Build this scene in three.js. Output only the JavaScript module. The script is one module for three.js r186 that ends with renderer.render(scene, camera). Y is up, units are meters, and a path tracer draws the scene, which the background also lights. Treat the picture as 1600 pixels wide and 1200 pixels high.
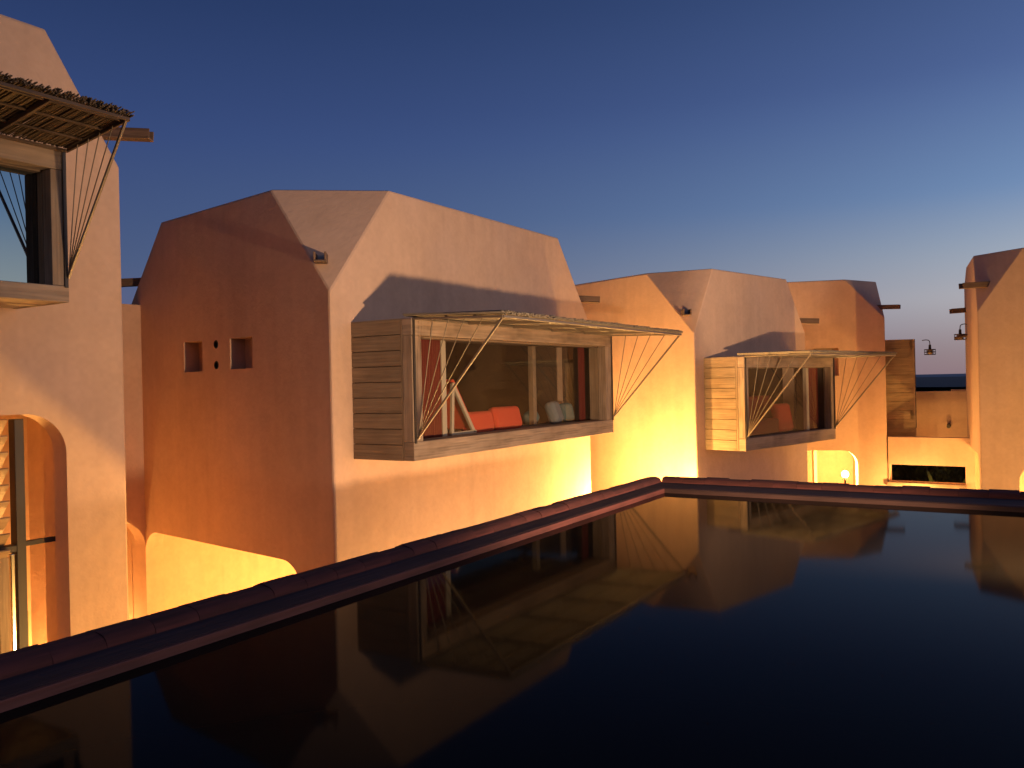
import * as THREE from 'three';
import { ConvexGeometry } from 'three/addons/geometries/ConvexGeometry.js';
import { RoundedBoxGeometry } from 'three/addons/geometries/RoundedBoxGeometry.js';
import { mergeGeometries } from 'three/addons/utils/BufferGeometryUtils.js';
import { Brush, Evaluator, SUBTRACTION } from 'three-bvh-csg';

// ------------------------------------------------------------------ camera, sky, light, exposure
const EYE = 5.2;                       // courtyard paving is y = 0, the camera stands by a raised pool
const Y = (v) => v + EYE;              // heights below are measured from eye level
const D = Math.PI / 180;
const scene = new THREE.Scene();
const camera = new THREE.PerspectiveCamera(49.55, 4 / 3, 0.1, 20000);
camera.position.set(0, EYE, 0);
camera.rotation.order = 'YXZ';
camera.rotation.set(-0.1 * D, 32 * D, -1.25 * D);
scene.add(camera);

const renderer = new THREE.WebGLRenderer({ antialias: true });
renderer.toneMapping = THREE.LinearToneMapping;
renderer.toneMappingExposure = 1;
renderer.shadowMap.enabled = true;

const GLOW = [0.86, 0.0, -0.5];        // compass direction of the afterglow, below the horizon
{
  const w = 512, h = 256, data = new Float32Array(w * h * 4);
  const gl = Math.hypot(GLOW[0], GLOW[2]);
  // colour against elevation (degrees) away from the afterglow and towards it
  const far = [[0, .115, .10, .20], [3, .105, .11, .215], [8, .063, .099, .212], [16, .036, .066, .190], [24, .020, .041, .126], [45, .012, .026, .086], [90, .009, .018, .062]];
  const near = [[0, .58, .36, .22], [1.5, .66, .48, .34], [4.5, .98, .93, .84], [7, .76, .84, .88], [11, .33, .53, .84], [18, .145, .235, .50], [28, .055, .107, .275], [45, .022, .045, .14], [90, .010, .021, .072]];
  const pick = (t, e) => { let i = 0; while (i < t.length - 2 && e > t[i + 1][0]) i++; const a = t[i], b = t[i + 1]; let k = Math.min(1, Math.max(0, (e - a[0]) / (b[0] - a[0]))); return [1, 2, 3].map((c) => a[c] + (b[c] - a[c]) * k); };
  for (let j = 0; j < h; j++) for (let i = 0; i < w; i++) {
    const el = ((j + .5) / h - .5) * Math.PI, az = ((i + .5) / w - .5) * 2 * Math.PI;
    const c = (Math.cos(az) * GLOW[0] + Math.sin(az) * GLOW[2]) / gl;
    const k = Math.pow(Math.max(0, (c + 1) / 2), 3.2);
    const e = Math.max(0, el / D), a = pick(far, e), b = pick(near, e), o = (j * w + i) * 4;
    for (let n = 0; n < 3; n++) data[o + n] = a[n] + (b[n] - a[n]) * k;
    data[o + 3] = 1;
  }
  const sky = new THREE.DataTexture(data, w, h, THREE.RGBAFormat, THREE.FloatType);
  sky.mapping = THREE.EquirectangularReflectionMapping;
  sky.magFilter = sky.minFilter = THREE.LinearFilter;
  sky.wrapS = THREE.RepeatWrapping;
  sky.needsUpdate = true;
  scene.background = sky; scene.environment = sky;
}
const sun = new THREE.DirectionalLight(new THREE.Color().setRGB(1, .66, .5), 0.3);
sun.position.set(86, 4, -20);
sun.castShadow = true; sun.shadow.radius = 20;
Object.assign(sun.shadow.camera, { left: -40, right: 40, top: 40, bottom: -40, far: 300 });
scene.add(sun); scene.add(sun.target);

const LAMP_POWER = { deck: 265, deck_narrow: 420, undercroft: 165, hall: 85, passage: 17, corner: 95, corner_side: 7, facade: 36, facade_end: 16, shielded: 105, arch: 70, right_arch: 60, right_front: 12, right_wash: 190, garden: 11, wall: 14, alley: 28 };
const WARM = [1, .56, .15], PALE = [1, .66, .38];

// ------------------------------------------------------------------ helpers
let seed = 20240517;
const rnd = () => { seed = (seed + 0x6D2B79F5) | 0; let t = Math.imul(seed ^ (seed >>> 15), 1 | seed); t = (t + Math.imul(t ^ (t >>> 7), 61 | t)) ^ t; return ((t ^ (t >>> 14)) >>> 0) / 4294967296; };
const rr = (a, b) => a + (b - a) * rnd();
const used = {};
function numbered(n) { used[n] = (used[n] ?? -1) + 1; return used[n] ? n + '_' + String(used[n]).padStart(3, '0') : n; }
function tag(o, label, category, group, kind) { if (label) o.userData.label = label; if (category) o.userData.category = category; if (group) o.userData.group = group; if (kind) o.userData.kind = kind; return o; }
function thing(name, label, category, pos = [0, 0, 0], turn = 0, group) {
  const o = new THREE.Group(); o.name = numbered(name); o.position.set(...pos); o.rotation.y = turn; scene.add(o);
  return tag(o, label, category, group);
}
function mesh(name, g, m, parent) {
  const o = new THREE.Mesh(Array.isArray(g) ? merged(g) : g, m); o.name = parent ? name : numbered(name); o.castShadow = o.receiveShadow = true;
  (parent ?? scene).add(o); return o;
}
function merged(list) { return mergeGeometries(list.map((g) => { const c = g.index ? g.toNonIndexed() : g; for (const k of Object.keys(c.attributes)) if (!['position', 'normal', 'uv'].includes(k)) c.deleteAttribute(k); return c; })); }
// uv in metres from the side each face looks to
function metricUV(g0) {
  const g = g0.index ? g0.toNonIndexed() : g0, p = g.attributes.position, n = p.count, uv = new Float32Array(n * 2);
  const a = new THREE.Vector3(), b = new THREE.Vector3(), c = new THREE.Vector3();
  for (let i = 0; i < n; i += 3) {
    a.fromBufferAttribute(p, i); b.fromBufferAttribute(p, i + 1); c.fromBufferAttribute(p, i + 2);
    const nx = Math.abs((b.y - a.y) * (c.z - a.z) - (b.z - a.z) * (c.y - a.y)), ny = Math.abs((b.z - a.z) * (c.x - a.x) - (b.x - a.x) * (c.z - a.z)), nz = Math.abs((b.x - a.x) * (c.y - a.y) - (b.y - a.y) * (c.x - a.x));
    [a, b, c].forEach((v, k) => { const o = (i + k) * 2; if (nx >= ny && nx >= nz) { uv[o] = v.z; uv[o + 1] = v.y; } else if (nz >= ny) { uv[o] = v.x; uv[o + 1] = v.y; } else { uv[o] = v.x; uv[o + 1] = v.z; } });
  }
  g.setAttribute('uv', new THREE.BufferAttribute(uv, 2));
  return g;
}
// box between corners; uv in metres with the grain (u) along the longest side
function box(x0, y0, z0, x1, y1, z1, bevel = 0.006) {
  const s = [Math.abs(x1 - x0), Math.abs(y1 - y0), Math.abs(z1 - z0)];
  const r = Math.min(bevel, ...s.map((v) => v * .3));
  const g = bevel > 0 ? new RoundedBoxGeometry(...s, 1, r) : new THREE.BoxGeometry(...s);
  g.translate((x0 + x1) / 2, (y0 + y1) / 2, (z0 + z1) / 2);
  return grain(g, s.indexOf(Math.max(...s)));
}
function grain(g0, axis) {
  const g = metricUV(g0), p = g.attributes.position, nrm = g.attributes.normal, uv = g.attributes.uv, ou = rr(0, 7), ov = rr(0, 7);
  for (let i = 0; i < p.count; i++) {
    const q = [p.getX(i), p.getY(i), p.getZ(i)], n = [Math.abs(nrm.getX(i)), Math.abs(nrm.getY(i)), Math.abs(nrm.getZ(i))], d = n.indexOf(Math.max(...n));
    let u, v;
    if (d === axis) { u = q[(axis + 1) % 3]; v = q[(axis + 2) % 3]; } else { u = q[axis]; v = q[3 - d - axis]; }
    uv.setXY(i, u + ou, v + ov);
  }
  return g;
}
const V = (x, y, z) => new THREE.Vector3(x, y, z);
function rod(a, b, r = .01, seg = 8) {
  a = V(...a); b = V(...b); const d = b.clone().sub(a), l = d.length(), g = new THREE.CylinderGeometry(r, r, l, seg);
  g.applyQuaternion(new THREE.Quaternion().setFromUnitVectors(V(0, 1, 0), d.normalize())); g.translate((a.x + b.x) / 2, (a.y + b.y) / 2, (a.z + b.z) / 2);
  return g;
}
function bar(a, b, w, h) { // square bar
  a = V(...a); b = V(...b); const d = b.clone().sub(a), l = d.length(), g = new RoundedBoxGeometry(w, l, h, 1, Math.min(w, h) * .15);
  grain(g, 1); g.applyQuaternion(new THREE.Quaternion().setFromUnitVectors(V(0, 1, 0), d.normalize())); g.translate((a.x + b.x) / 2, (a.y + b.y) / 2, (a.z + b.z) / 2);
  return g;
}

// ------------------------------------------------------------------ textures
function lattice(n, s) { const a = new Float32Array(n * n); let t = s; for (let i = 0; i < a.length; i++) { t = (Math.imul(t, 1664525) + 1013904223) | 0; a[i] = ((t >>> 8) & 0xffff) / 65535; } return a; }
const lats = {};
function vnoise(x, y, px, py, s) { // tiling value noise with periods px, py
  const L = lats[s] ??= lattice(128, s * 7919 + 13);
  const xi = Math.floor(x), yi = Math.floor(y), fx = x - xi, fy = y - yi, u = fx * fx * (3 - 2 * fx), v = fy * fy * (3 - 2 * fy);
  const g = (i, j) => L[(((j % py) + py) % py) * 128 + (((i % px) + px) % px)];
  return (g(xi, yi) * (1 - u) + g(xi + 1, yi) * u) * (1 - v) + (g(xi, yi + 1) * (1 - u) + g(xi + 1, yi + 1) * u) * v;
}
function fbm(u, v, f, g, oct, s) { let a = 0, w = .5, t = 0; for (let o = 0; o < oct; o++) { a += w * vnoise(u * f, v * g, f, g, s + o); t += w; w *= .55; f = Math.min(128, f * 2); g = Math.min(128, g * 2); } return a / t; }
function tex(size, metres, fn, colour) {
  const data = new Uint8Array(size * size * 4);
  for (let j = 0; j < size; j++) for (let i = 0; i < size; i++) {
    const c = fn(i / size, j / size), o = (j * size + i) * 4;
    for (let k = 0; k < 3; k++) { const v = Array.isArray(c) ? c[k] : c; data[o + k] = Math.max(0, Math.min(255, Math.round(255 * (colour ? (v <= .0031308 ? v * 12.92 : 1.055 * Math.pow(Math.max(v, 0), 1 / 2.4) - .055) : v)))); }
    data[o + 3] = 255;
  }
  const t = new THREE.DataTexture(data, size, size);
  t.wrapS = t.wrapT = THREE.RepeatWrapping; t.magFilter = THREE.LinearFilter; t.minFilter = THREE.LinearMipmapLinearFilter; t.generateMipmaps = true;
  t.repeat.set(1 / metres, 1 / metres); if (colour) t.colorSpace = THREE.SRGBColorSpace; t.needsUpdate = true;
  return t;
}
const std = (o) => new THREE.MeshStandardMaterial(o);
const rgb = (r, g, b) => new THREE.Color().setRGB(r, g, b);
function plaster(base, s) {
  const map = tex(1024, 6.3, (u, v) => {
    const big = fbm(u, v, 5, 5, 4, s), mid = fbm(u, v, 24, 24, 3, s + 10), fine = vnoise(u * 120, v * 120, 120, 120, s + 20), streak = fbm(u, v, 48, 4, 2, s + 30);
    const k = 1 + .20 * (big - .5) + .12 * (mid - .5) + .06 * (fine - .5) + .10 * (streak - .5), r = .10 * (fbm(u, v, 7, 7, 3, s + 40) - .5);
    return [base[0] * k * (1 + r * .3), base[1] * k, base[2] * k * (1 - r)];
  }, true);
  const bump = tex(1024, 2.9, (u, v) => .55 * fbm(u, v, 9, 9, 4, s + 50) + .3 * fbm(u, v, 40, 40, 2, s + 60) + .15 * vnoise(u * 128, v * 128, 128, 128, s + 70));
  return std({ map, bumpMap: bump, bumpScale: .007, roughness: .94 });
}
function woodMat(base, s, rough = .8, contrast = 1) {
  const f = (u, v) => { const g = fbm(u, v, 3, 90, 3, s), st = fbm(u, v, 4, 14, 3, s + 8), b = fbm(u, v, 6, 6, 3, s + 16); return [g, st, b]; };
  const map = tex(512, 1.7, (u, v) => { const [g, st, b] = f(u, v), k = 1 + contrast * (.75 * (g - .5) + .7 * (st - .5) + .5 * (b - .5)); return base.map((c, i) => c * Math.max(.15, k) * (1 + (i - 1) * .08 * (b - .5))); }, true);
  const bump = tex(512, 1.7, (u, v) => { const [g, st] = f(u, v); return .7 * g + .3 * st; });
  return std({ map, bumpMap: bump, bumpScale: .006, roughness: rough });
}
const M = {
  wall: plaster([.56, .362, .247], 1),
  wallDeep: plaster([.56, .345, .23], 5),
  board: woodMat([.245, .165, .098], 90, .9, .65),
  frame: woodMat([.30, .208, .138], 120, .9, .9),
  darkWood: woodMat([.10, .062, .04], 150, .8),
  spout: woodMat([.15, .085, .05], 180, .8),
  coping: woodMat([.08, .020, .017], 210, .9, 1.2),
  ledge: woodMat([.06, .026, .022], 240, .85),
  lip: woodMat([.13, .036, .029], 270, .7),
  door: woodMat([.42, .27, .14], 300, .6, .6),
  reed: woodMat([.16, .105, .06], 330, .9),
  reedPale: woodMat([.30, .24, .17], 360, .9),
  steel: std({ color: rgb(.24, .19, .145), metalness: .55, roughness: .42 }),
  cable: std({ color: rgb(.20, .155, .11), metalness: .5, roughness: .45 }),
  darkSteel: std({ color: rgb(.05, .04, .035), metalness: .5, roughness: .5 }),
  bright: std({ color: rgb(.75, .68, .55), metalness: 1, roughness: .22 }),
  glass: new THREE.MeshPhysicalMaterial({ color: rgb(.93, .95, .95), transmission: 1, thickness: 0, roughness: .015, ior: 1.55 }),
  coatedGlass: new THREE.MeshPhysicalMaterial({ color: rgb(.25, .285, .31), metalness: 1, roughness: .012 }),
  red: std({ color: rgb(.17, .016, .009), roughness: .9 }),
  cushion: std({ color: rgb(.62, .065, .025), roughness: .9, bumpMap: tex(256, .05, (u, v) => .5 + .25 * Math.sin(u * 100) + .25 * Math.sin(v * 100)), bumpScale: .001 }),
  greyFabric: std({ color: rgb(.16, .19, .20), roughness: .95 }),
  tealFabric: std({ color: rgb(.07, .13, .13), roughness: .95 }),
  white: std({ color: rgb(.46, .37, .26), roughness: .6 }),
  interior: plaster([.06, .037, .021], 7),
  water: new THREE.MeshPhysicalMaterial({ color: rgb(.014, .011, .007), roughness: .05, ior: 1.33, specularIntensity: .07 }),
  paving: plaster([.32, .22, .15], 9),
  tile: std({ color: rgb(.05, .035, .03), roughness: .6 }),
  lampGlow: std({ color: rgb(.8, .7, .5), emissive: rgb(1, .62, .22), emissiveIntensity: 60 }),
  shadeGlass: new THREE.MeshPhysicalMaterial({ color: rgb(.5, .35, .25), transmission: .4, thickness: 0, roughness: .4 }),
};

// ------------------------------------------------------------------ lamps
function lamp(name, label, pos, power, colour = WARM, r = .05, soft, group) {
  const t = thing(name, label, 'lamp', pos, 0, group);
  mesh('base', new THREE.CylinderGeometry(.07, .09, .05, 20).translate(0, -r - .03, 0), M.darkSteel, t);
  const arm = mesh('bracket', [rod([.06, -r - .03, 0], [r + .02, r * .4, 0], .006), rod([-.06, -r - .03, 0], [-r - .02, r * .4, 0], .006)], M.darkSteel, t);
  arm.castShadow = true;
  const b = mesh('bulb', new THREE.SphereGeometry(r, 20, 14), M.lampGlow, t);
  const l = new THREE.PointLight(rgb(...colour), power); l.castShadow = true; l.shadow.radius = soft ?? r / .02; b.add(l);
  return t;
}

// ------------------------------------------------------------------ building shells
const ev = new Evaluator(); ev.useGroups = false; ev.attributes = ['position', 'normal'];
const BALL = (() => { const out = []; for (let i = -1; i <= 1; i++) for (let j = -1; j <= 1; j++) for (let k = -1; k <= 1; k++) if (i || j || k) out.push(V(i, j, k).normalize()); return out; })();
function hull(points, r = .035) {
  const c = points.reduce((s, p) => s.add(p), V(0, 0, 0)).multiplyScalar(1 / points.length), all = [];
  for (const p of points) { const q = p.clone(); q.x -= Math.sign(q.x - c.x) * r; q.z -= Math.sign(q.z - c.z) * r; q.y -= Math.sign(q.y - c.y) * r; for (const b of BALL) all.push(q.clone().addScaledVector(b, r)); }
  return new ConvexGeometry(all);
}
// a block whose four top corners are cut off by triangular facets; cuts = {x, z, drop} per corner
function cutBlock(x0, x1, z0, z1, top, cuts) {
  const pts = [];
  for (const [i, x] of [x0, x1].entries()) for (const [j, z] of [z0, z1].entries()) {
    const c = cuts[i * 2 + j], ix = i ? -1 : 1, iz = j ? -1 : 1;
    pts.push(V(x, -.3, z), V(x, top - c.drop, z), V(x + ix * c.x, top, z), V(x, top, z + iz * c.z));
  }
  return hull(pts);
}
function brush(g) { const c = g.index ? g.toNonIndexed() : g; for (const k of Object.keys(c.attributes)) if (!['position', 'normal'].includes(k)) c.deleteAttribute(k); const b = new Brush(c); b.updateMatrixWorld(); return b; }
function carve(g, voids) { let a = brush(g); for (const v of voids) { a = ev.evaluate(a, brush(v), SUBTRACTION); a.updateMatrixWorld(); } return metricUV(a.geometry); }
// turns the side walls of a block a little: z moves with x behind the facade
function skew(g, k) { const p = g.attributes.position; for (let i = 0; i < p.count; i++) p.setZ(i, p.getZ(i) + k * Math.min(p.getX(i), 0)); g.computeVertexNormals(); return g; }
const cube = (x0, y0, z0, x1, y1, z1) => new THREE.BoxGeometry(x1 - x0, y1 - y0, z1 - z0).translate((x0 + x1) / 2, (y0 + y1) / 2, (z0 + z1) / 2);
// opening with rounded top corners, spanning a..b and y0..y1, pushed through from d0 to d1 along 'x' or 'z'
function archVoid(axis, a, b, y0, y1, d0, d1, ra, rb) {
  const s = new THREE.Shape(); s.moveTo(a, y0); s.lineTo(b, y0); s.lineTo(b, y1 - rb);
  if (rb) s.absarc(b - rb, y1 - rb, rb, 0, Math.PI / 2); else s.lineTo(b, y1);
  if (ra) { s.lineTo(a + ra, y1); s.absarc(a + ra, y1 - ra, ra, Math.PI / 2, Math.PI); } else s.lineTo(a, y1);
  const g = new THREE.ExtrudeGeometry(s, { depth: d1 - d0, bevelEnabled: false, curveSegments: 14 }); g.translate(0, 0, d0);
  if (axis === 'x') { g.rotateY(Math.PI / 2); g.scale(1, 1, -1); const ix = g.index; const p = g.attributes.position, n = g.attributes.normal; for (const at of [p, n]) for (let i = 0; i < at.count; i += 3) for (let c = 0; c < 3; c++) { const t = at.array[(i + 1) * 3 + c]; at.array[(i + 1) * 3 + c] = at.array[(i + 2) * 3 + c]; at.array[(i + 2) * 3 + c] = t; } }
  return g;
}
// wooden rain spout: a trough sticking out of a facet
function spout(parent, p, dir, len = .75, w = .17, h = .11) {
  const g = [box(-.1, -.025, -w / 2, len, 0, w / 2), box(-.1, 0, -w / 2, len, h, -w / 2 + .025), box(-.1, 0, w / 2 - .025, len, h, w / 2)];
  const m = merged(g); m.rotateZ(-.05); m.rotateY(Math.atan2(-dir[1], dir[0])); m.translate(...p);
  return mesh('rain_spout', m, M.spout, parent);
}
// square plastered niche with its lining, in a wall that looks to +z
function niche(parent, x0, y0, x1, y1, deep = .3) {
  const e = .003;
  return mesh('vent', [cube(x0 + e, y0 + e, -deep + .004, x1 - e, y1 - e, -deep + .01)].map(metricUV), M.wallDeep, parent);
}
function pipe(parent, x, y, z = 0, r = .055) { // short round pipe end let into the wall
  const g = new THREE.CylinderGeometry(r, r, .14, 20, 1, true).rotateX(Math.PI / 2).translate(x, y, z - .065), d = new THREE.CircleGeometry(r, 20).translate(x, y, z - .12);
  const rim = new THREE.TorusGeometry(r, .008, 8, 24).translate(x, y, z + .002);
  return mesh('vent_pipe', [g, d, rim], M.darkSteel, parent);
}

// ------------------------------------------------------------------ window bay: a board-sided box that hangs on the facade (outward is +x)
function windowBay(parent, b) {
  const boardMat = b.boardMat ?? M.board;
  const { x1, y0, y1, z0, z1, oy0, oy1, oz0, oz1 } = b, rec = b.recess ?? .36, fd = .17;
  const rough = b.frameMat ?? M.frame;
  const shell = mesh('window_bay', box(.004, y0 + .004, z1 + .004, x1 - fd, y0 + .12, z0 - .004), rough, parent);
  mesh('roof_slab', box(.004, y1 - .10, z1 + .004, x1 - fd, y1 - .004, z0 - .004), rough, shell);
  // side of single boards with open joints, in front of a dark lining
  for (const s of b.sides ?? [0, 1]) {
    const zo = s ? z1 : z0, zi = zo + (s ? .05 : -.05), n = b.boards, h = (y1 - y0) / n, far = x1 - (b.post ?? .2);
    for (let i = 0; i < n; i++) {
      const j = .0045, gz = rr(-.002, .002);
      mesh('board', box(.002, y0 + i * h + (i ? j : 0), Math.min(zo, zi) + gz, far, y0 + (i + 1) * h - (i < n - 1 ? j : 0), Math.max(zo, zi) + gz, .0025), boardMat, shell);
    }
    mesh('lining', box(.004, y0 + .1, Math.min(zi, zi + (s ? .02 : -.02)) + (s ? .004 : -.004), far, y1 - .1, Math.max(zi, zi + (s ? .02 : -.02)) + (s ? .004 : -.004), 0), M.darkWood, shell);
    mesh('corner_post', box(far, y0, Math.min(zo, zo + (s ? .10 : -.10)), x1 - fd, y1, Math.max(zo, zo + (s ? .10 : -.10)), .008), M.board, shell);
  }
  // front frame of four heavy timbers
  const frame = mesh('frame', [
    box(x1 - fd, oy1, z1, x1, y1, z0, .012), box(x1 - fd, y0, z1, x1, oy0, z0, .012),
    box(x1 - fd, oy0, oz0, x1 - .006, oy1, z0, .01), box(x1 - fd, oy0, z1, x1 - .006, oy1, oz1, .01),
  ], rough, shell);
  // deep reveal between the frame and the glass
  mesh('reveal', [
    box(x1 - rec, oy1 - .02, oz1, x1 - fd - .002, oy1 + .02, oz0), box(x1 - rec, oy0 - .03, oz1, x1 - fd - .002, oy0 - .004, oz0),
    box(x1 - rec, oy0, oz1 - .04, x1 - fd - .002, oy1 - .02, oz1 + .006), box(x1 - rec, oy0, oz0 - .006, x1 - fd - .002, oy1 - .02, oz0 + .04),
  ], b.revealMat ?? M.board, shell);
  mesh('glass', new THREE.PlaneGeometry(oz0 - oz1, oy1 - oy0).rotateY(Math.PI / 2).translate(x1 - rec, (oy0 + oy1) / 2, (oz0 + oz1) / 2), b.glass ?? M.glass, shell);
  // steel strip up each side of the frame carries the canopy
  for (const z of [z0 - .035, z1 + .035]) mesh('steel_strip', box(x1 + .002, oy0 - .02, z - .02, x1 + .016, y1, z + .02, .003), M.darkSteel, shell);
  return shell;
}
function canopy(parent, c) { // reed awning on a thin steel frame, stayed by a strut and wires at each end
  const { x0, y0, x1, y1, z0, z1, by, thick = .05 } = c, k = .022;
  const at = (t) => [x0 + (x1 - x0) * t, y0 + (y1 - y0) * t];
  const g = [bar([x1, y1, z0], [x1, y1, z1], .035, k * 1.6), bar([x0 + .02, y0, z0], [x0 + .02, y0, z1], .035, k * 1.6), bar([x0, y0, z0], [x1, y1, z0], k * 1.4, .03), bar([x0, y0, z1], [x1, y1, z1], k * 1.4, .03)];
  const can = mesh('canopy', g, c.frameMat ?? M.steel, parent);
  const n = c.battens ?? 4;
  for (let i = 1; i < n; i++) { const z = z0 + (z1 - z0) * i / n; mesh('batten', bar([x0 + .04, y0 - .002, z], [x1 - .03, y1 - .002, z], .05, .03), c.battenMat ?? M.steel, can); }
  for (const t of c.rails ?? [.36, .68]) { const [x, y] = at(t); mesh('rail', bar([x, y + .022, z0 - .03], [x, y + .022, z1 + .03], .035, .018), c.battenMat ?? M.steel, can); }
  const reeds = [], pitch = c.pitch ?? .022, len = Math.hypot(x1 - x0, y1 - y0);
  for (let z = z0 + .03; z > z1 - .03; z -= pitch * rr(.8, 1.2)) for (let l = 0; l < (c.layers ?? 1); l++) {
    const e = rr(-.02, c.fringe ?? .05), yy = .036 + l * thick * .45 + rr(0, .014), dz = rr(-.03, .03), r = rr(.007, .012) * (c.fat ?? 1);
    const [ax, ay] = at((c.inner ?? -.01) + rr(-.01, .01)), [bx, by2] = at(1 + e / len);
    const q = rod([ax, ay + yy, z], [bx, by2 + yy + rr(-.008, .015), z + dz], r, 5); reeds.push(grain(q, 0));
  }
  tag(mesh('reed_mat', reeds, c.reedMat ?? M.reedPale, can), null, null, null, 'stuff');
  for (const z of [z0 - .02, z1 + .02]) {
    const foot = [x0 + .02, by, z];
    mesh('strut', bar(foot, [x1 - .02, y1 - .01, z], .028, .028), M.steel, can);
    for (const t of [.22, .40, .58, .78]) { const [x, y] = at(t); mesh('stay_wire', rod([foot[0] + .01, foot[1] + .04, z], [x, y, z], .0065, 6), M.cable, can); }
  }
  return can;
}
function curtain(parent, z0, z1, x, y0, y1) { // hanging folds
  const n = 24, s = new THREE.Shape(), a = [];
  for (let i = 0; i <= n * 3; i++) a.push([z0 + (z1 - z0) * i / (n * 3), .022 * Math.sin(i * .85)]);
  s.moveTo(a[0][0], a[0][1]); for (const [u, v] of a) s.lineTo(u, v); for (const [u, v] of a.reverse()) s.lineTo(u, v + .008);
  const g = new THREE.ExtrudeGeometry(s, { depth: y1 - y0, bevelEnabled: false }); g.rotateX(-Math.PI / 2); // u stays x, v -> -z, depth -> y
  g.rotateY(-Math.PI / 2); g.translate(x, y0, 0);
  // after the turn the shape's u runs along +z
  return mesh('curtain', g, M.red, parent);
}
function cushion(name, label, pos, size, mat, turn = 0, tilt = 0, group) {
  const g = new RoundedBoxGeometry(size[0], size[1], size[2], 6, Math.min(...size) * .42), p = g.attributes.position;
  for (let i = 0; i < p.count; i++) { const u = p.getZ(i) / size[2] * 2, v = p.getY(i) / size[1] * 2, k = 1 - .28 * Math.max(Math.abs(u), Math.abs(v)) ** 4 * .5; p.setX(i, p.getX(i) * k); p.setY(i, p.getY(i) * (1 + .10 * (u * u - .4))); }
  g.computeVertexNormals();
  const t = thing(name, label, 'cushion', pos, turn, group);
  const body = mesh('cover', g.rotateZ(tilt), mat, t);
  mesh('piping', new THREE.TorusGeometry(1, .02, 6, 40).scale(size[2] * .49, size[1] * .5, .5).rotateY(Math.PI / 2).rotateZ(tilt), mat, t);
  return t;
}

// ------------------------------------------------------------------ ground, sea
{
  const g = new THREE.PlaneGeometry(400, 400).rotateX(-Math.PI / 2);
  tag(mesh('ground', metricUV(g), M.paving), null, null, null, 'structure');
  const s = new THREE.PlaneGeometry(24000, 24000, 1, 1).rotateX(-Math.PI / 2).translate(0, -6, 0);
  tag(mesh('sea', metricUV(s), std({ color: rgb(.035, .055, .12), roughness: .55, bumpMap: tex(256, 60, (u, v) => fbm(u, v, 6, 24, 3, 77)), bumpScale: .3 })), null, null, null, 'structure');
  const land = new THREE.PlaneGeometry(5200, 900, 60, 12).rotateX(-Math.PI / 2), p = land.attributes.position;
  for (let i = 0; i < p.count; i++) p.setY(i, -2.5 + 5 * fbm(p.getX(i) / 5200 + .5, p.getZ(i) / 900 + .5, 30, 8, 2, 61));
  land.computeVertexNormals(); land.translate(-100, 0, -900);
  tag(mesh('coastal_plain', metricUV(land), std({ color: rgb(.05, .055, .06), roughness: 1 })), null, null, null, 'structure');
}

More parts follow.
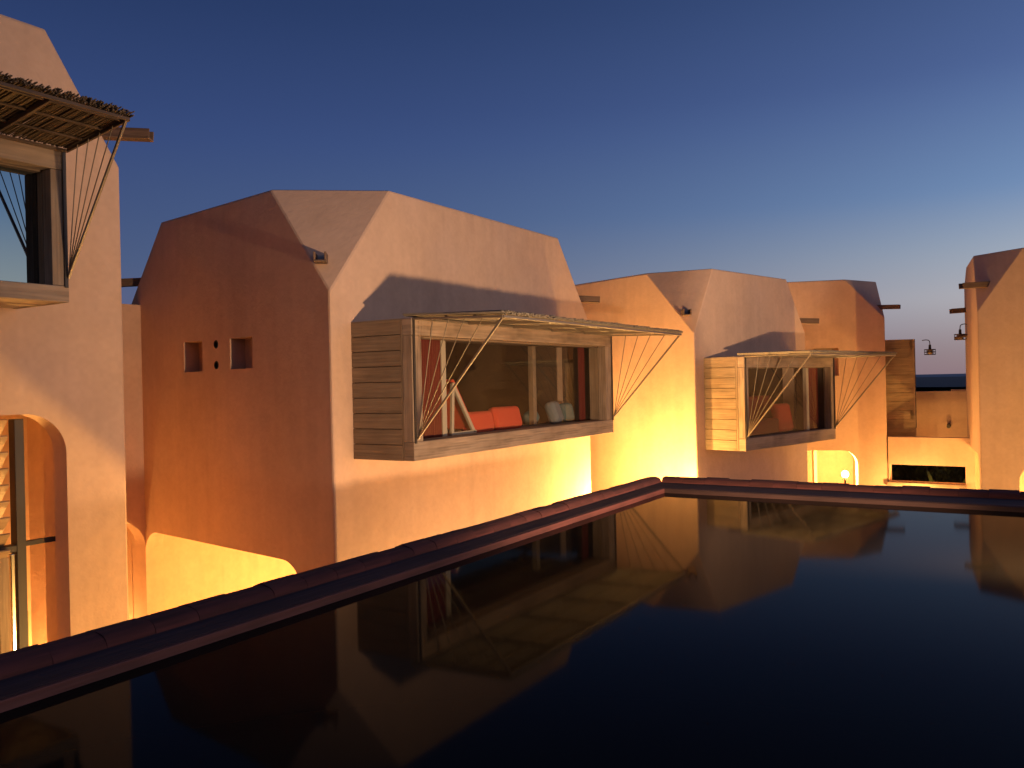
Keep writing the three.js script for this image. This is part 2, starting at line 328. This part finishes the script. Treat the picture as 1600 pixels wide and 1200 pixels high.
// ------------------------------------------------------------------ second house (large, in the middle)
{
  const K = .155, t = thing('house', 'large terracotta house in the middle with two square vents beside its widest window bay', 'house', [-8.05, 0, -8.27]);
  const shell = cutBlock(-6.0, 0, -7.75, 0, Y(2.9), [{ x: 1.05, z: 1.2, drop: 1.5 }, { x: 1.35, z: 1.2, drop: 1.5 }, { x: 1.1, z: 1.24, drop: 1.55 }, { x: 1.30, z: 1.26, drop: 1.56 }]);
  const voids = [
    cube(-4.3, Y(-.98), -7.3, -.32, Y(1.25), -.5),                       // room behind the bay
    cube(-.6, Y(-.84), -6.35, .5, Y(.74), -.62),                         // hole for the bay
    archVoid('z', -5.45, -.77, -.5, Y(-2.50), -.36, .5, .42, .48),       // arch in the side wall
    cube(-5.6, -.5, -7.2, -.4, Y(-1.9), -.34),                           // undercroft
    cube(-3.94, Y(.29), -.3, -3.35, Y(.79), .5), cube(-2.52, Y(.30), -.3, -1.90, Y(.78), .5),
  ];
  for (const y of [.71, .38]) voids.push(new THREE.CylinderGeometry(.07, .07, .5, 20).rotateX(Math.PI / 2).translate(-2.93, Y(y), .1));
  mesh('wall', metricUV(skew(carve(shell, voids), K)), M.wall, t);
  for (const g of [niche(t, -3.94, Y(.29), -3.35, Y(.79)), niche(t, -2.52, Y(.30), -1.90, Y(.78)), pipe(t, -2.93, Y(.71), -.005, .06), pipe(t, -2.93, Y(.38), -.005, .06)]) skew(g.geometry, K);
  spout(t, [-.46, Y(1.74), -.36], [.65, .76], .66); spout(t, [-.45, Y(1.74), -7.46], [.75, -.66], .8);
  spout(t, [-5.5, Y(1.95), -1.2], [-.75, .66], .62);
  const bay = windowBay(t, { x1: 1.08, y0: Y(-1.02), y1: Y(.89), z0: -.40, z1: -6.61, oy0: Y(-.765), oy1: Y(.66), oz0: -.61, oz1: -6.32, boards: 9, post: .20 });
  mesh('bench', box(.004, Y(-.88), -6.2, .70, Y(-.79), -.62), M.board, bay);
  curtain(bay, -1.63, -1.20, .60, Y(-.78), Y(.66)); curtain(bay, -6.3, -6.12, .60, Y(-.78), Y(.66));
  mesh('post', box(.50, Y(-.79), -1.77, .62, Y(.66), -1.66), M.white, bay);
  mesh('post', box(.20, Y(-.79), -4.98, .30, Y(.66), -4.86), M.board, bay);
  mesh('ceiling', box(.004, Y(.68), -6.3, .70, Y(.72), -.62), M.board, bay);
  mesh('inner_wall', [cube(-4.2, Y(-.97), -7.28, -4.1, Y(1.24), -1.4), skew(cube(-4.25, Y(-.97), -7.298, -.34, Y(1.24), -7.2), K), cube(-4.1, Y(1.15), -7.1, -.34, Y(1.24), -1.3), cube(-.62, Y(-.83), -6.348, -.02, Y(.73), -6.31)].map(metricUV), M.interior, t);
  canopy(t, { x0: 1.08, y0: Y(.88), x1: 2.50, y1: Y(.825), z0: -.44, z1: -6.6, by: Y(-.72), battens: 5, fat: .85, pitch: .013, layers: 2, thick: .03, inner: -.10 });
  const P = (x, y, z) => [x - 8.05, Y(y), z - 8.27];
  cushion('cushion', 'red cushion leaning in the wide window beside the lounger', P(.42, -.63, -2.86), [.2, .34, .82], M.cushion, .05, .2);
  cushion('cushion', 'red cushion farther from the lounger, right of its twin in the wide window', P(.42, -.60, -3.70), [.2, .38, .8], M.cushion, -.04, .25);
  cushion('cushion', 'grey cushion at the right end of the wide window', P(.40, -.58, -5.45), [.22, .42, .55], M.greyFabric, .3, .3);
  cushion('cushion', 'dark teal cushion against the right curtain of the wide window', P(.36, -.6, -5.98), [.2, .36, .36], M.tealFabric, -.2, .2);
  cushion('cushion', 'low dark grey cushion left of the pale grey one in the wide window', P(.1, -.66, -5.1), [.3, .28, .5], M.tealFabric, .5, .5);
  // lounger with a raised back
  const lg = thing('lounge_chair', 'white framed lounger with raised red back at the left of the wide window', 'lounger', P(.34, -.79, -2.05), 0);
    for (const x of [-.28, .28]) {
    mesh('back_rail', bar([x, .02, -.42], [x, .80, .14], .05, .06), M.white, lg);
    mesh('prop', bar([x, .02, .17], [x, .76, .13], .045, .06), M.white, lg);
    mesh('base_rail', bar([x, .035, -.46], [x, .035, .20], .05, .05), M.white, lg);
  }
  const pad = new RoundedBoxGeometry(.52, .96, .08, 3, .03);
  pad.applyQuaternion(new THREE.Quaternion().setFromUnitVectors(V(0, 1, 0), V(0, .78, .56).normalize())); pad.translate(0, .46, -.19);
  mesh('back_cushion', pad, M.cushion, lg);
}

// ------------------------------------------------------------------ first house (nearest, cut by the left edge)
{
  const t = thing('house', 'tallest terracotta house at the left edge with a tall arched entrance and dark reed awning', 'house', [-10.1, 0, -6.57]);
  const shell = cutBlock(-6, 0, 0, 8, Y(4.43), [{ x: 1, z: 1, drop: 1.46 }, { x: 1, z: 1, drop: 1.46 }, { x: 1.2, z: .92, drop: 1.47 }, { x: 1, z: 1, drop: 1.46 }]);
  mesh('wall', carve(shell, [
    archVoid('x', .796, 6.2, -.5, Y(-.25), -.31, .5, .50, .50),
    cube(-.82, -.5, .65, -.29, Y(-.2), 6.5),
    cube(-2.1, -.5, .16, -.80, Y(-.1), 6.6),
    cube(-2.4, Y(1.0), 1.0, -.3, Y(2.8), 6.4), cube(-.5, Y(1.1), 1.54, .5, Y(2.5), 5.9),
  ]), M.wall, t);
  spout(t, [-.30, Y(3.33), .30], [.82, -.57], .86);
  const bay = windowBay(t, { x1: 1.10, y0: Y(.99), y1: Y(2.67), z0: 6.1, z1: 1.35, oy0: Y(1.17), oy1: Y(2.44), oz0: 5.9, oz1: 1.53, boards: 8, post: .2, glass: M.coatedGlass, recess: .27 });
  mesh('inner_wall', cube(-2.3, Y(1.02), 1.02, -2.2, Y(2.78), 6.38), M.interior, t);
  canopy(t, { x0: 1.10, y0: Y(2.66), x1: 2.25, y1: Y(2.80), z0: 6.1, z1: 1.35, by: Y(1.26), battens: 6, layers: 3, fat: .75, fringe: .05, pitch: .0125, thick: .05, reedMat: M.reed, frameMat: M.darkWood, battenMat: M.darkWood, rails: [.3, .62, .9] });
  // entrance screen: post, crossbar, tilted louvres over a glazed door
  const door = mesh('entrance_screen', [box(-.40, 0, 1.165, -.26, Y(-.31), 1.275, .006), box(-.36, Y(-1.86), .66, -.30, Y(-1.80), 1.165, .004), box(-.40, Y(-1.90), 1.275, -.26, Y(-1.82), 4.6)], M.darkSteel, t);
  for (let i = 0; i < 9; i++) { const y = Y(-.42 - i * .193 + .09); mesh('louvre', (() => { const g = box(-.012, -.14, -1.55, .012, .14, 1.62, .004); g.rotateZ(-.75); g.translate(-.30, y - .08, 2.93); return g; })(), M.door, door); }
  mesh('door_edge', box(-.33, 0, 1.295, -.27, Y(-1.92), 1.345, .01), M.bright, door);
  mesh('door_leaf', [box(-.32, 0, 1.36, -.28, Y(-1.95), 1.48), box(-.32, Y(-2.1), 1.48, -.28, Y(-1.95), 2.4), box(-.32, 0, 1.48, -.28, .25, 2.4)], M.door, door);
  mesh('door_glass', new THREE.PlaneGeometry(.92, Y(-2.1) - .25).rotateY(Math.PI / 2).translate(-.30, (Y(-2.1) + .25) / 2, 1.94), M.glass, door);
  // panelled doors on the back wall of the hall
  for (const [z0, z1, y] of [[.02 + .2, .63, -3.10], [.80, 1.60, -2.85]]) {
    const d = mesh('inner_door', box(-2.094, 0, z0, -2.05, Y(y), z1, .008), M.door, t);
    mesh('panel', box(-2.05, .3, z0 + .07, -2.035, Y(y) - .14, z1 - .07, .006), M.door, d);
  }
}

// ------------------------------------------------------------------ covered passage between the first and second house
{
  const t = thing('passage_wall', 'low terracotta wall closing the gap between the two nearest houses', 'wall', [-13.49, 0, -9.12]);
  mesh('wall', carve(cube(-4, -.3, -.35, 0, Y(1.53), 2.54), [archVoid('x', .012, 2.5, -.5, Y(-2.30), -.4, .5, .5, .2), cube(-3.6, -.5, .02, -.3, Y(-1.9), 2.5)]), M.wall, t);
}

// ------------------------------------------------------------------ third house
{
  const t = thing('house', 'third terracotta house along the street, its side glowing orange, with a smaller window bay', 'house', [-6.22, 0, -17.48], -14.06 * D);
  const shell = cutBlock(-5.5, 0, -5.1, 0, Y(2.46), [{ x: 1.2, z: 1.2, drop: 1.4 }, { x: 1.2, z: 1.2, drop: 1.4 }, { x: 1.2, z: .92, drop: 1.3 }, { x: 1.33, z: .76, drop: 1.42 }]);
  mesh('wall', metricUV(skew(carve(shell, [cube(-3.2, Y(-1.5), -4.75, -.32, Y(.7), -.4), cube(-.5, Y(-1.4), -4.42, .5, Y(.30), -.5)]), .12)), M.wall, t);
  spout(t, [-.36, Y(1.42), -.20], [.62, .78], .72); spout(t, [-.36, Y(1.42), -4.82], [.75, -.66], .8);
  const bay = windowBay(t, { x1: 1.0, y0: Y(-1.57), y1: Y(.45), z0: -.35, z1: -4.58, oy0: Y(-1.30), oy1: Y(.215), oz0: -.52, oz1: -4.39, boards: 9, post: .22, recess: .2 });
  mesh('bench', box(.004, Y(-1.42), -4.35, .62, Y(-1.33), -.55), M.board, bay);
  mesh('post', box(.68, Y(-1.33), -3.68, .77, Y(.21), -3.56), M.white, bay);
  mesh('ceiling', box(.004, Y(.23), -4.36, .63, Y(.27), -.54), M.board, bay);
  curtain(bay, -4.37, -3.72, .64, Y(-1.33), Y(.22));
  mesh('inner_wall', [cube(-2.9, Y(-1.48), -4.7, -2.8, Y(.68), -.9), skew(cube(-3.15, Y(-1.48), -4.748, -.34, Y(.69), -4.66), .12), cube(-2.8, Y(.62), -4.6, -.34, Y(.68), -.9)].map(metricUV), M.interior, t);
  canopy(t, { x0: 1.0, y0: Y(.45), x1: 2.48, y1: Y(.445), z0: -.37, z1: -4.56, by: Y(-1.26), battens: 4, fat: .85, pitch: .013, layers: 2, thick: .03, inner: -.10 });
  const R = (x, y, z) => { const p = V(x, 0, z).applyAxisAngle(V(0, 1, 0), -14.06 * D); return [p.x - 6.22, Y(y), p.z - 17.48]; };
  const c = cushion('cushion', 'tall red cushion in the window of the third house', R(.34, -.98, -3.15), [.22, .66, .7], M.cushion, -14 * D, .2);
  const so = thing('sofa', 'dark red sofa in the window of the third house', 'sofa', R(.18, -1.33, -2.45), -14.06 * D);
  mesh('seat', box(-.45, 0, -.95, .25, .34, .95, .05), M.red, so); mesh('backrest', box(-.45, .3, -.95, -.2, .88, .95, .06), M.red, so);
}

// ------------------------------------------------------------------ fourth house
{
  const t = thing('house', 'fourth terracotta house, farthest of the row, with an arch and bare lamp at its foot', 'house', [-3.9, 0, -28.5], 20 * D);
  const shell = cutBlock(-4.6, 0, -5.2, 0, Y(3.05), [{ x: 1.1, z: 1.1, drop: 1.3 }, { x: 1.1, z: 1.1, drop: 1.3 }, { x: 1.1, z: 1.1, drop: 1.25 }, { x: 1.12, z: 1.1, drop: 1.22 }]);
  mesh('wall', carve(shell, [archVoid('z', -2.95, -.89, -.5, Y(-2.39), -.35, .5, .1, .46), cube(-3.6, -.5, -3.0, -.5, Y(-2.1), -.33), cube(-2.22, Y(-.01), -.3, -1.40, Y(.88), .5)]), M.wall, t);
  niche(t, -2.22, Y(-.01), -1.40, Y(.88));
  mesh('lintel', box(-2.1, Y(.80), -.2, -1.55, Y(.88), -.03), M.board, t);
  mesh('inner_column', box(-2.05, 0, -1.6, -1.95, Y(-2.1), -1.2), M.wall, t);
  spout(t, [-.40, Y(2.12), -.42], [.9, .44], .95);
  windowBay(t, { x1: .95, y0: Y(-2.0), y1: Y(1.10), z0: -.38, z1: -3.6, oy0: Y(-1.7), oy1: Y(.8), oz0: -.6, oz1: -3.4, boards: 11, post: .05, recess: .3 });
}

// ------------------------------------------------------------------ fifth house, right edge
{
  const t = thing('house', 'terracotta house cut by the right edge, its front lit evenly orange', 'house', [-1.18, 0, -24.9], 7 * D);
  const shell = cutBlock(0, 8.6, -4.6, 0, Y(3.17), [{ x: 1.0, z: 1.0, drop: .5 }, { x: 1.02, z: .95, drop: 1.52 }, { x: 1, z: 1, drop: 1.4 }, { x: 1, z: 1, drop: 1.5 }]);
  mesh('wall', carve(shell, [
    archVoid('x', -4.1, -.35, -.5, Y(-2.2), -.5, .34, .5, .5), cube(.32, -.5, -4.2, 3.0, Y(-1.9), -.34),
    archVoid('z', .87, 4.4, -.5, Y(-2.40), -.36, .5, .42, .42),
    cube(4.0, Y(.5), -.3, 4.5, Y(1.08), .5), cube(5.4, Y(.5), -.3, 5.9, Y(1.08), .5),
  ]), M.wall, t);
  niche(t, 4.0, Y(.5), 4.5, Y(1.08)); niche(t, 5.4, Y(.5), 5.9, Y(1.08)); pipe(t, 4.95, Y(1.0)); pipe(t, 4.95, Y(.65));
  spout(t, [.45, Y(2.27), -.36], [-.86, .5], .95, .19, .12); spout(t, [.25, Y(1.88), -4.2], [-.93, .3], .7, .19, .12);
  mesh('overflow_pipe', rod([0, Y(1.12), -3.6], [-.35, Y(1.05), -3.6], .04, 10), M.spout, t);
}

// ------------------------------------------------------------------ low walls between the fourth and fifth house
{
  const t = thing('garden_wall', 'bright orange garden wall with a low wide opening onto plants', 'wall', [-3.9, 0, -28.45], -.03);
  mesh('wall', carve(cube(.02, -.3, -.35, 2.42, Y(-1.97), -.02), [cube(.06, Y(-3.36), -1, 2.16, Y(-2.83), 1)]), M.wall, t);
  mesh('sill', box(.0, Y(-3.50), -.30, 2.20, Y(-3.372), .12, .01), M.frame, t);
  const b = thing('bridge_wall', 'red terracotta parapet wall under the sea horizon with a small pipe', 'wall', [-3.9, 0, -31], 0);
  mesh('wall', [cube(.0, Y(-2.6), -.3, 2.9, Y(-.60), 0), cube(1.62, Y(-.598), -.26, 2.9, Y(-.55), -.04)].map(metricUV), M.wallDeep, b);
  mesh('drain_pipe', rod([1.55, Y(-1.72), -.02], [1.55, Y(-1.76), .22], .06, 10), M.darkSteel, b);
}
// plants seen through the opening
function plant(label, x, z, n, h) {
  const t = thing('garden_plant', label, 'plant', [x, 0, z], 0);
  mesh('stem', rod([0, 0, 0], [0, h * .5, 0], .05), M.darkWood, t);
  const g = [];
  for (let i = 0; i < n; i++) {
    const a = rr(0, 6.28), l = rr(.5, 1.1) * h * .6, e = rr(.2, 1.2), w = rr(.045, .09), pts = [];
    const d = V(Math.cos(a) * Math.cos(e), Math.sin(e), Math.sin(a) * Math.cos(e)), s = V(-Math.sin(a), 0, Math.cos(a));
    const pos = [], o = V(0, h * .45 * rr(.7, 1.1), 0); let pr = null;
    for (let k = 0; k <= 5; k++) { const q = o.clone().addScaledVector(d, l * k / 5); q.y -= .35 * l * (k / 5) ** 2; const ww = w * Math.sin(Math.PI * (.12 + .86 * k / 5)); const c = [q.clone().addScaledVector(s, -ww), q.clone().addScaledVector(s, ww)]; if (pr) pos.push(pr[0], pr[1], c[0], pr[1], c[1], c[0]); pr = c; }
    const b = new THREE.BufferGeometry().setFromPoints(pos); b.computeVertexNormals(); g.push(metricUV(b));
  }
  mesh('leaves', g, M.leaf ??= new THREE.MeshPhysicalMaterial({ color: rgb(.05, .075, .025), roughness: .7, side: THREE.DoubleSide }), t);
}
plant('tall lamplit plant with arching leaves behind the middle of the garden wall opening', -2.75, -30.2, 46, 2.5);
plant('dark bushy plant behind the left end of the garden wall opening', -3.75, -30.0, 60, 2.2);
plant('dark spiky plant behind the right end of the garden wall opening', -1.9, -30.4, 60, 2.2);
plant('low spiky plant in front of the lamplit one behind the garden wall opening', -2.4, -29.6, 40, 1.9);
{
  const g = [];
  for (let i = 0; i < 5200; i++) {
    const x = rr(-5.6, .6), y = rr(.2, 3.3), z = -33.2 + rr(-.5, .5) + .4 * Math.sin(x * 3 + y * 2), l = rr(.05, .14), a = rr(0, 6.3), b = rr(-.9, .9);
    const q = new THREE.PlaneGeometry(l * .5, l, 1, 1); q.rotateX(b); q.rotateY(a); q.translate(x, y, z); g.push(q);
  }
  g.push(cube(-5.6, 0, -34.2, .6, 3.1, -33.7));
  tag(mesh('hedge', g, std({ color: rgb(.022, .032, .014), roughness: .8, side: THREE.DoubleSide })), null, null, null, 'stuff');
}

// ------------------------------------------------------------------ raised pool
{
  const X0 = -3.86, X1 = 1.1, Z0 = -9.67, Z1 = -.7;
  const t = thing('raised_pool', 'raised pool filled with dark still water, edged in dark red timber', 'pool');
  mesh('pool_wall', [
    cube(-4.36, 0, -10.42, X0 - .03, Y(-1.47), 3), cube(X0 - .03, 0, -10.42, X1 + .03, Y(-1.47), Z0 - .03), cube(X1 + .03, 0, -10.42, 3.4, Y(-1.36), 3), cube(X0 - .03, 0, Z1 + .03, X1 + .03, Y(-1.36), 3),
    cube(X0 - .03, Y(-2.9), Z0 - .03, X1 + .03, Y(-2.7), Z1 + .03),
  ].map(metricUV), M.tile, t);
  // rounded coping pieces laid end to end along two sides
  const prof = (g, len) => g;
  function copingPiece(len, k) {
    const s = new THREE.Shape(), r = .085;
    s.moveTo(-.10, -.11); s.lineTo(.055, -.11); s.absarc(.055 - .005, -.045, .062, -Math.PI / 2, Math.PI / 2 - .35); s.quadraticCurveTo(.03, .025, -.02, .022 + k * .004); s.lineTo(-.075, .012); s.quadraticCurveTo(-.10, .008, -.10, -.02);
    const g = new THREE.ExtrudeGeometry(s, { depth: len - .0075, bevelEnabled: true, bevelSize: .003, bevelThickness: .003, bevelSegments: 2, curveSegments: 8 });
    g.translate(0, 0, .004); return grain(g, 2);
  }
  const kinds = [0, 1, 2, 3].map((i) => copingPiece(.285, i)), coping = mesh('coping', [cube(-4.34, Y(-1.47), -10.40, X0 - .30, Y(-1.39), 2.9), cube(X0 - .30, Y(-1.47), -10.40, X1 + .3, Y(-1.39), Z0 - .30)].map(metricUV), M.ledge, t);
  for (let i = 0, z = -10.25; z < 2; z += .285, i++) { const m = mesh('coping_piece', kinds[(i * 7 + (i >> 2)) % 4], M.coping, coping); m.position.set(-4.245, Y(-1.302) + rr(-.006, .006), z); m.rotation.y = rr(-.006, .006); }
  for (let i = 0, x = -4.12; x < 2.6; x += .285, i++) { const m = mesh('coping_piece', kinds[(i * 5 + (i >> 1)) % 4], M.coping, coping); m.position.set(x + .285, Y(-1.304) + rr(-.003, .003), -10.335); m.rotation.y = -Math.PI / 2; }
  // flat ledge board and its inner lip
  mesh('ledge_board', [box(-4.18, Y(-1.39), Z0 - .02, X0 - .035, Y(-1.345), 2.8, .006)], M.ledge, t);
  mesh('ledge_board', [box(-4.18, Y(-1.39), -10.26, X1 + .03, Y(-1.345), Z0 - .03, .006)], M.ledge, t);
  mesh('lip', [box(X0 - .034, Y(-1.43), Z0 - .03, X0 - .004, Y(-1.348), Z1, .008)], M.lip, t);
  mesh('lip', [box(X0 - .034, Y(-1.43), Z0 - .034, X1 + .01, Y(-1.35), Z0 - .005, .008)], M.ledge, t);
  const w = new THREE.PlaneGeometry(X1 - X0, Z1 - Z0).rotateX(-Math.PI / 2).translate((X0 + X1) / 2, Y(-1.40), (Z0 + Z1) / 2);
  const water = mesh('water', metricUV(w), M.water); tag(water, null, null, null, 'structure');
  tag(mesh('pool_deck', [box(X1 + .01, Y(-1.43), -10.4, 3.4, Y(-1.33), 3), box(-4.1, Y(-1.43), Z1 + .01, X1, Y(-1.33), 3)], M.ledge), null, null, null, 'structure');
}

// ------------------------------------------------------------------ lanterns on brackets
function lantern(label, p, dir) {
  const t = thing('wall_lantern', label, 'lantern', p, 0, 'wall lanterns against the evening sky');
  const s = dir;
  mesh('arm', new THREE.TubeGeometry(new THREE.CatmullRomCurve3([V(0, 0, 0), V(.13 * s, .01, 0), V(.20 * s, -.02, 0), V(.22 * s, -.10, 0), V(.22 * s, -.2, 0)]), 24, .013, 8), M.darkSteel, t);
  mesh('holder', new THREE.CylinderGeometry(.035, .045, .15, 14).translate(.22 * s, -.22, 0), M.darkSteel, t);
  mesh('cage', [new THREE.TorusGeometry(.155, .014, 8, 28).rotateX(Math.PI / 2).translate(.22 * s, -.30, 0), new THREE.TorusGeometry(.155, .014, 8, 28).rotateX(Math.PI / 2).translate(.22 * s, -.375, 0), new THREE.TorusGeometry(.155, .014, 8, 28).rotateX(Math.PI / 2).translate(.22 * s, -.45, 0), new THREE.CylinderGeometry(.15, .15, .02, 24).translate(.22 * s, -.295, 0),
    ...[0, 1, 2, 3, 4, 5].map((i) => rod([.22 * s + .155 * Math.cos(i * 1.047), -.45, .155 * Math.sin(i * 1.047)], [.22 * s + .155 * Math.cos(i * 1.047), -.30, .155 * Math.sin(i * 1.047)], .008, 6))], M.darkSteel, t);
  mesh('globe', new THREE.SphereGeometry(.085, 18, 12).scale(1, 1.2, 1).translate(.22 * s, -.37, 0), M.shadeGlass, t);
}
lantern('unlit caged lantern on the end of the slatted box of the fourth house', [-2.93, Y(1.05), -29.25], 1);
lantern('unlit caged lantern on the side wall of the house at the right edge', [-1.60, Y(1.46), -28.6], -1);

// ------------------------------------------------------------------ floodlights
function spotLamp(name, label, at, to, power, colour, r, half, blend) {
  const t = thing(name, label, 'lamp', [at.x, at.y, at.z]); to.normalize();
  mesh('housing', new THREE.CylinderGeometry(r * 1.18, r * 1.12, r * 1.2, 28, 1, true).applyQuaternion(new THREE.Quaternion().setFromUnitVectors(V(0, 1, 0), to)).translate(-to.x * r * .9, -to.y * r * .9, -to.z * r * .9), M.darkSteel, t);
  mesh('stand', new THREE.CylinderGeometry(r * 1.3, r * 1.5, .02, 24).translate(0, -r - .012, 0), M.darkSteel, t);
  const b = mesh('bulb', new THREE.SphereGeometry(r, 24, 16), M.lampGlow, t);
  const l = new THREE.SpotLight(rgb(...colour), power, 0, half * D, blend); l.position.set(0, 0, 0); l.castShadow = true; l.shadow.radius = r / .02; b.add(l); l.target.position.copy(to.clone().multiplyScalar(10)); b.add(l.target);
  return t;
}
spotLamp('deck_floodlight', 'wide floodlight on the deck across the pool', V(1.25, Y(-1.33) + .17, -6.38), V(-Math.cos(27 * D), .34, -Math.sin(27 * D)), LAMP_POWER.deck, PALE, .13, 45, .8);
spotLamp('deck_floodlight', 'narrow floodlight on the deck aimed at the third house', V(1.25, Y(-1.33) + .09, -6.9), V(-Math.cos(63.5 * D), .205, -Math.sin(63.5 * D)), LAMP_POWER.deck_narrow, PALE, .05, 10, .35);
lamp('floodlight', 'floodlight on the floor inside the arch of the middle house', [-9.6, .14, -12.4], LAMP_POWER.undercroft);
lamp('floodlight', 'floodlight in the entrance hall of the nearest house', [-11.5, .14, -6.24], LAMP_POWER.hall);
lamp('floodlight', 'floodlight behind the arch of the passage wall', [-14.3, .16, -8.55], LAMP_POWER.passage, WARM, .07, 7);
function postLamp(label, x, y, z, power, colour, r) {
  const t = lamp('post_light', label, [x, y, z], power, colour, r);
  mesh('post', rod([0, -.08, 0], [0, -y, 0], .035, 12), M.darkSteel, t);
  return t;
}
postLamp('post light before the glowing side of the third house', -7.35, Y(-2.75), -16.35, LAMP_POWER.corner);
postLamp('post light by the front corner of the third house', -6.30, Y(-2.15), -17.0, LAMP_POWER.corner_side);
for (const [z, where] of [[-9.2, 'left end'], [-11.3, 'middle'], [-13.4, 'right end']])
  lamp('floodlight', `floodlight on the paving at the wall below the ${where} of the widest window bay`, [-6.95, .14, z], LAMP_POWER.facade, [1, .6, .22]);
postLamp('post light at the right end of the middle house', -7.2, Y(-3.1), -15.3, LAMP_POWER.facade_end);
postLamp('bare bright lamp in the arch of the fourth house', -5.15, Y(-3.18), -28.35, LAMP_POWER.arch, WARM, .11);
lamp('floodlight', 'floodlight inside the side arch of the right house', [.6, .9, -27.0], LAMP_POWER.right_arch);
lamp('floodlight', 'floodlight in the front arch of the right house', [1.6, .14, -26.4], LAMP_POWER.right_front);
spotLamp('floodlight', 'floodlight on the paving before the right house', V(4.3, .16, -19.8), V(-.62, .5, -1), LAMP_POWER.right_wash, WARM, .05, 55, .35);
lamp('floodlight', 'floodlight among the plants behind the garden wall', [-2.35, 1.35, -29.35], LAMP_POWER.garden);
postLamp('post light at the foot of the garden wall', -3.2, Y(-3.75), -27.7, LAMP_POWER.wall);
lamp('floodlight', 'floodlight on the paving between the third and fourth houses', [-5.6, .14, -24.6], LAMP_POWER.alley);
{ // shielded floodlight: its visor cuts the light off in a slanting line on the nearest house
  const L = V(-5.0, .22, -8.0), A = V(-10.1, Y(-.906), -6.48), B = V(-10.1, Y(.404), -5.02), e = B.clone().sub(A);
  const t = lamp('shielded_floodlight', 'shielded floodlight on the paving facing the nearest house', [L.x, L.y, L.z], LAMP_POWER.shielded, WARM, .03, .5);
  const a = A.clone().addScaledVector(e, -1.6).sub(L).multiplyScalar(.075), b = B.clone().addScaledVector(e, 2.2).sub(L).multiplyScalar(.075), up = V(.25, .62, -.5);
  const slab = (p) => new ConvexGeometry(p.flatMap((q) => [q, q.clone().add(V(.008, .004, .004))]));
  mesh('visor', [slab([a, b, a.clone().add(up), b.clone().add(up)]), slab([V(-.75, -.2, -.22), V(.15, -.2, -.22), V(-.75, .95, -.22), V(.15, .95, -.22)]), slab([V(.14, -.2, -.22), V(.14, -.2, .7), V(.14, .95, -.22), V(.14, .95, .7)]), slab([V(-.75, .95, -.22), V(.15, .95, -.22), V(-.75, .95, .8), V(.15, .95, .8)])].map(metricUV), M.darkSteel, t);
}
renderer.render(scene, camera);
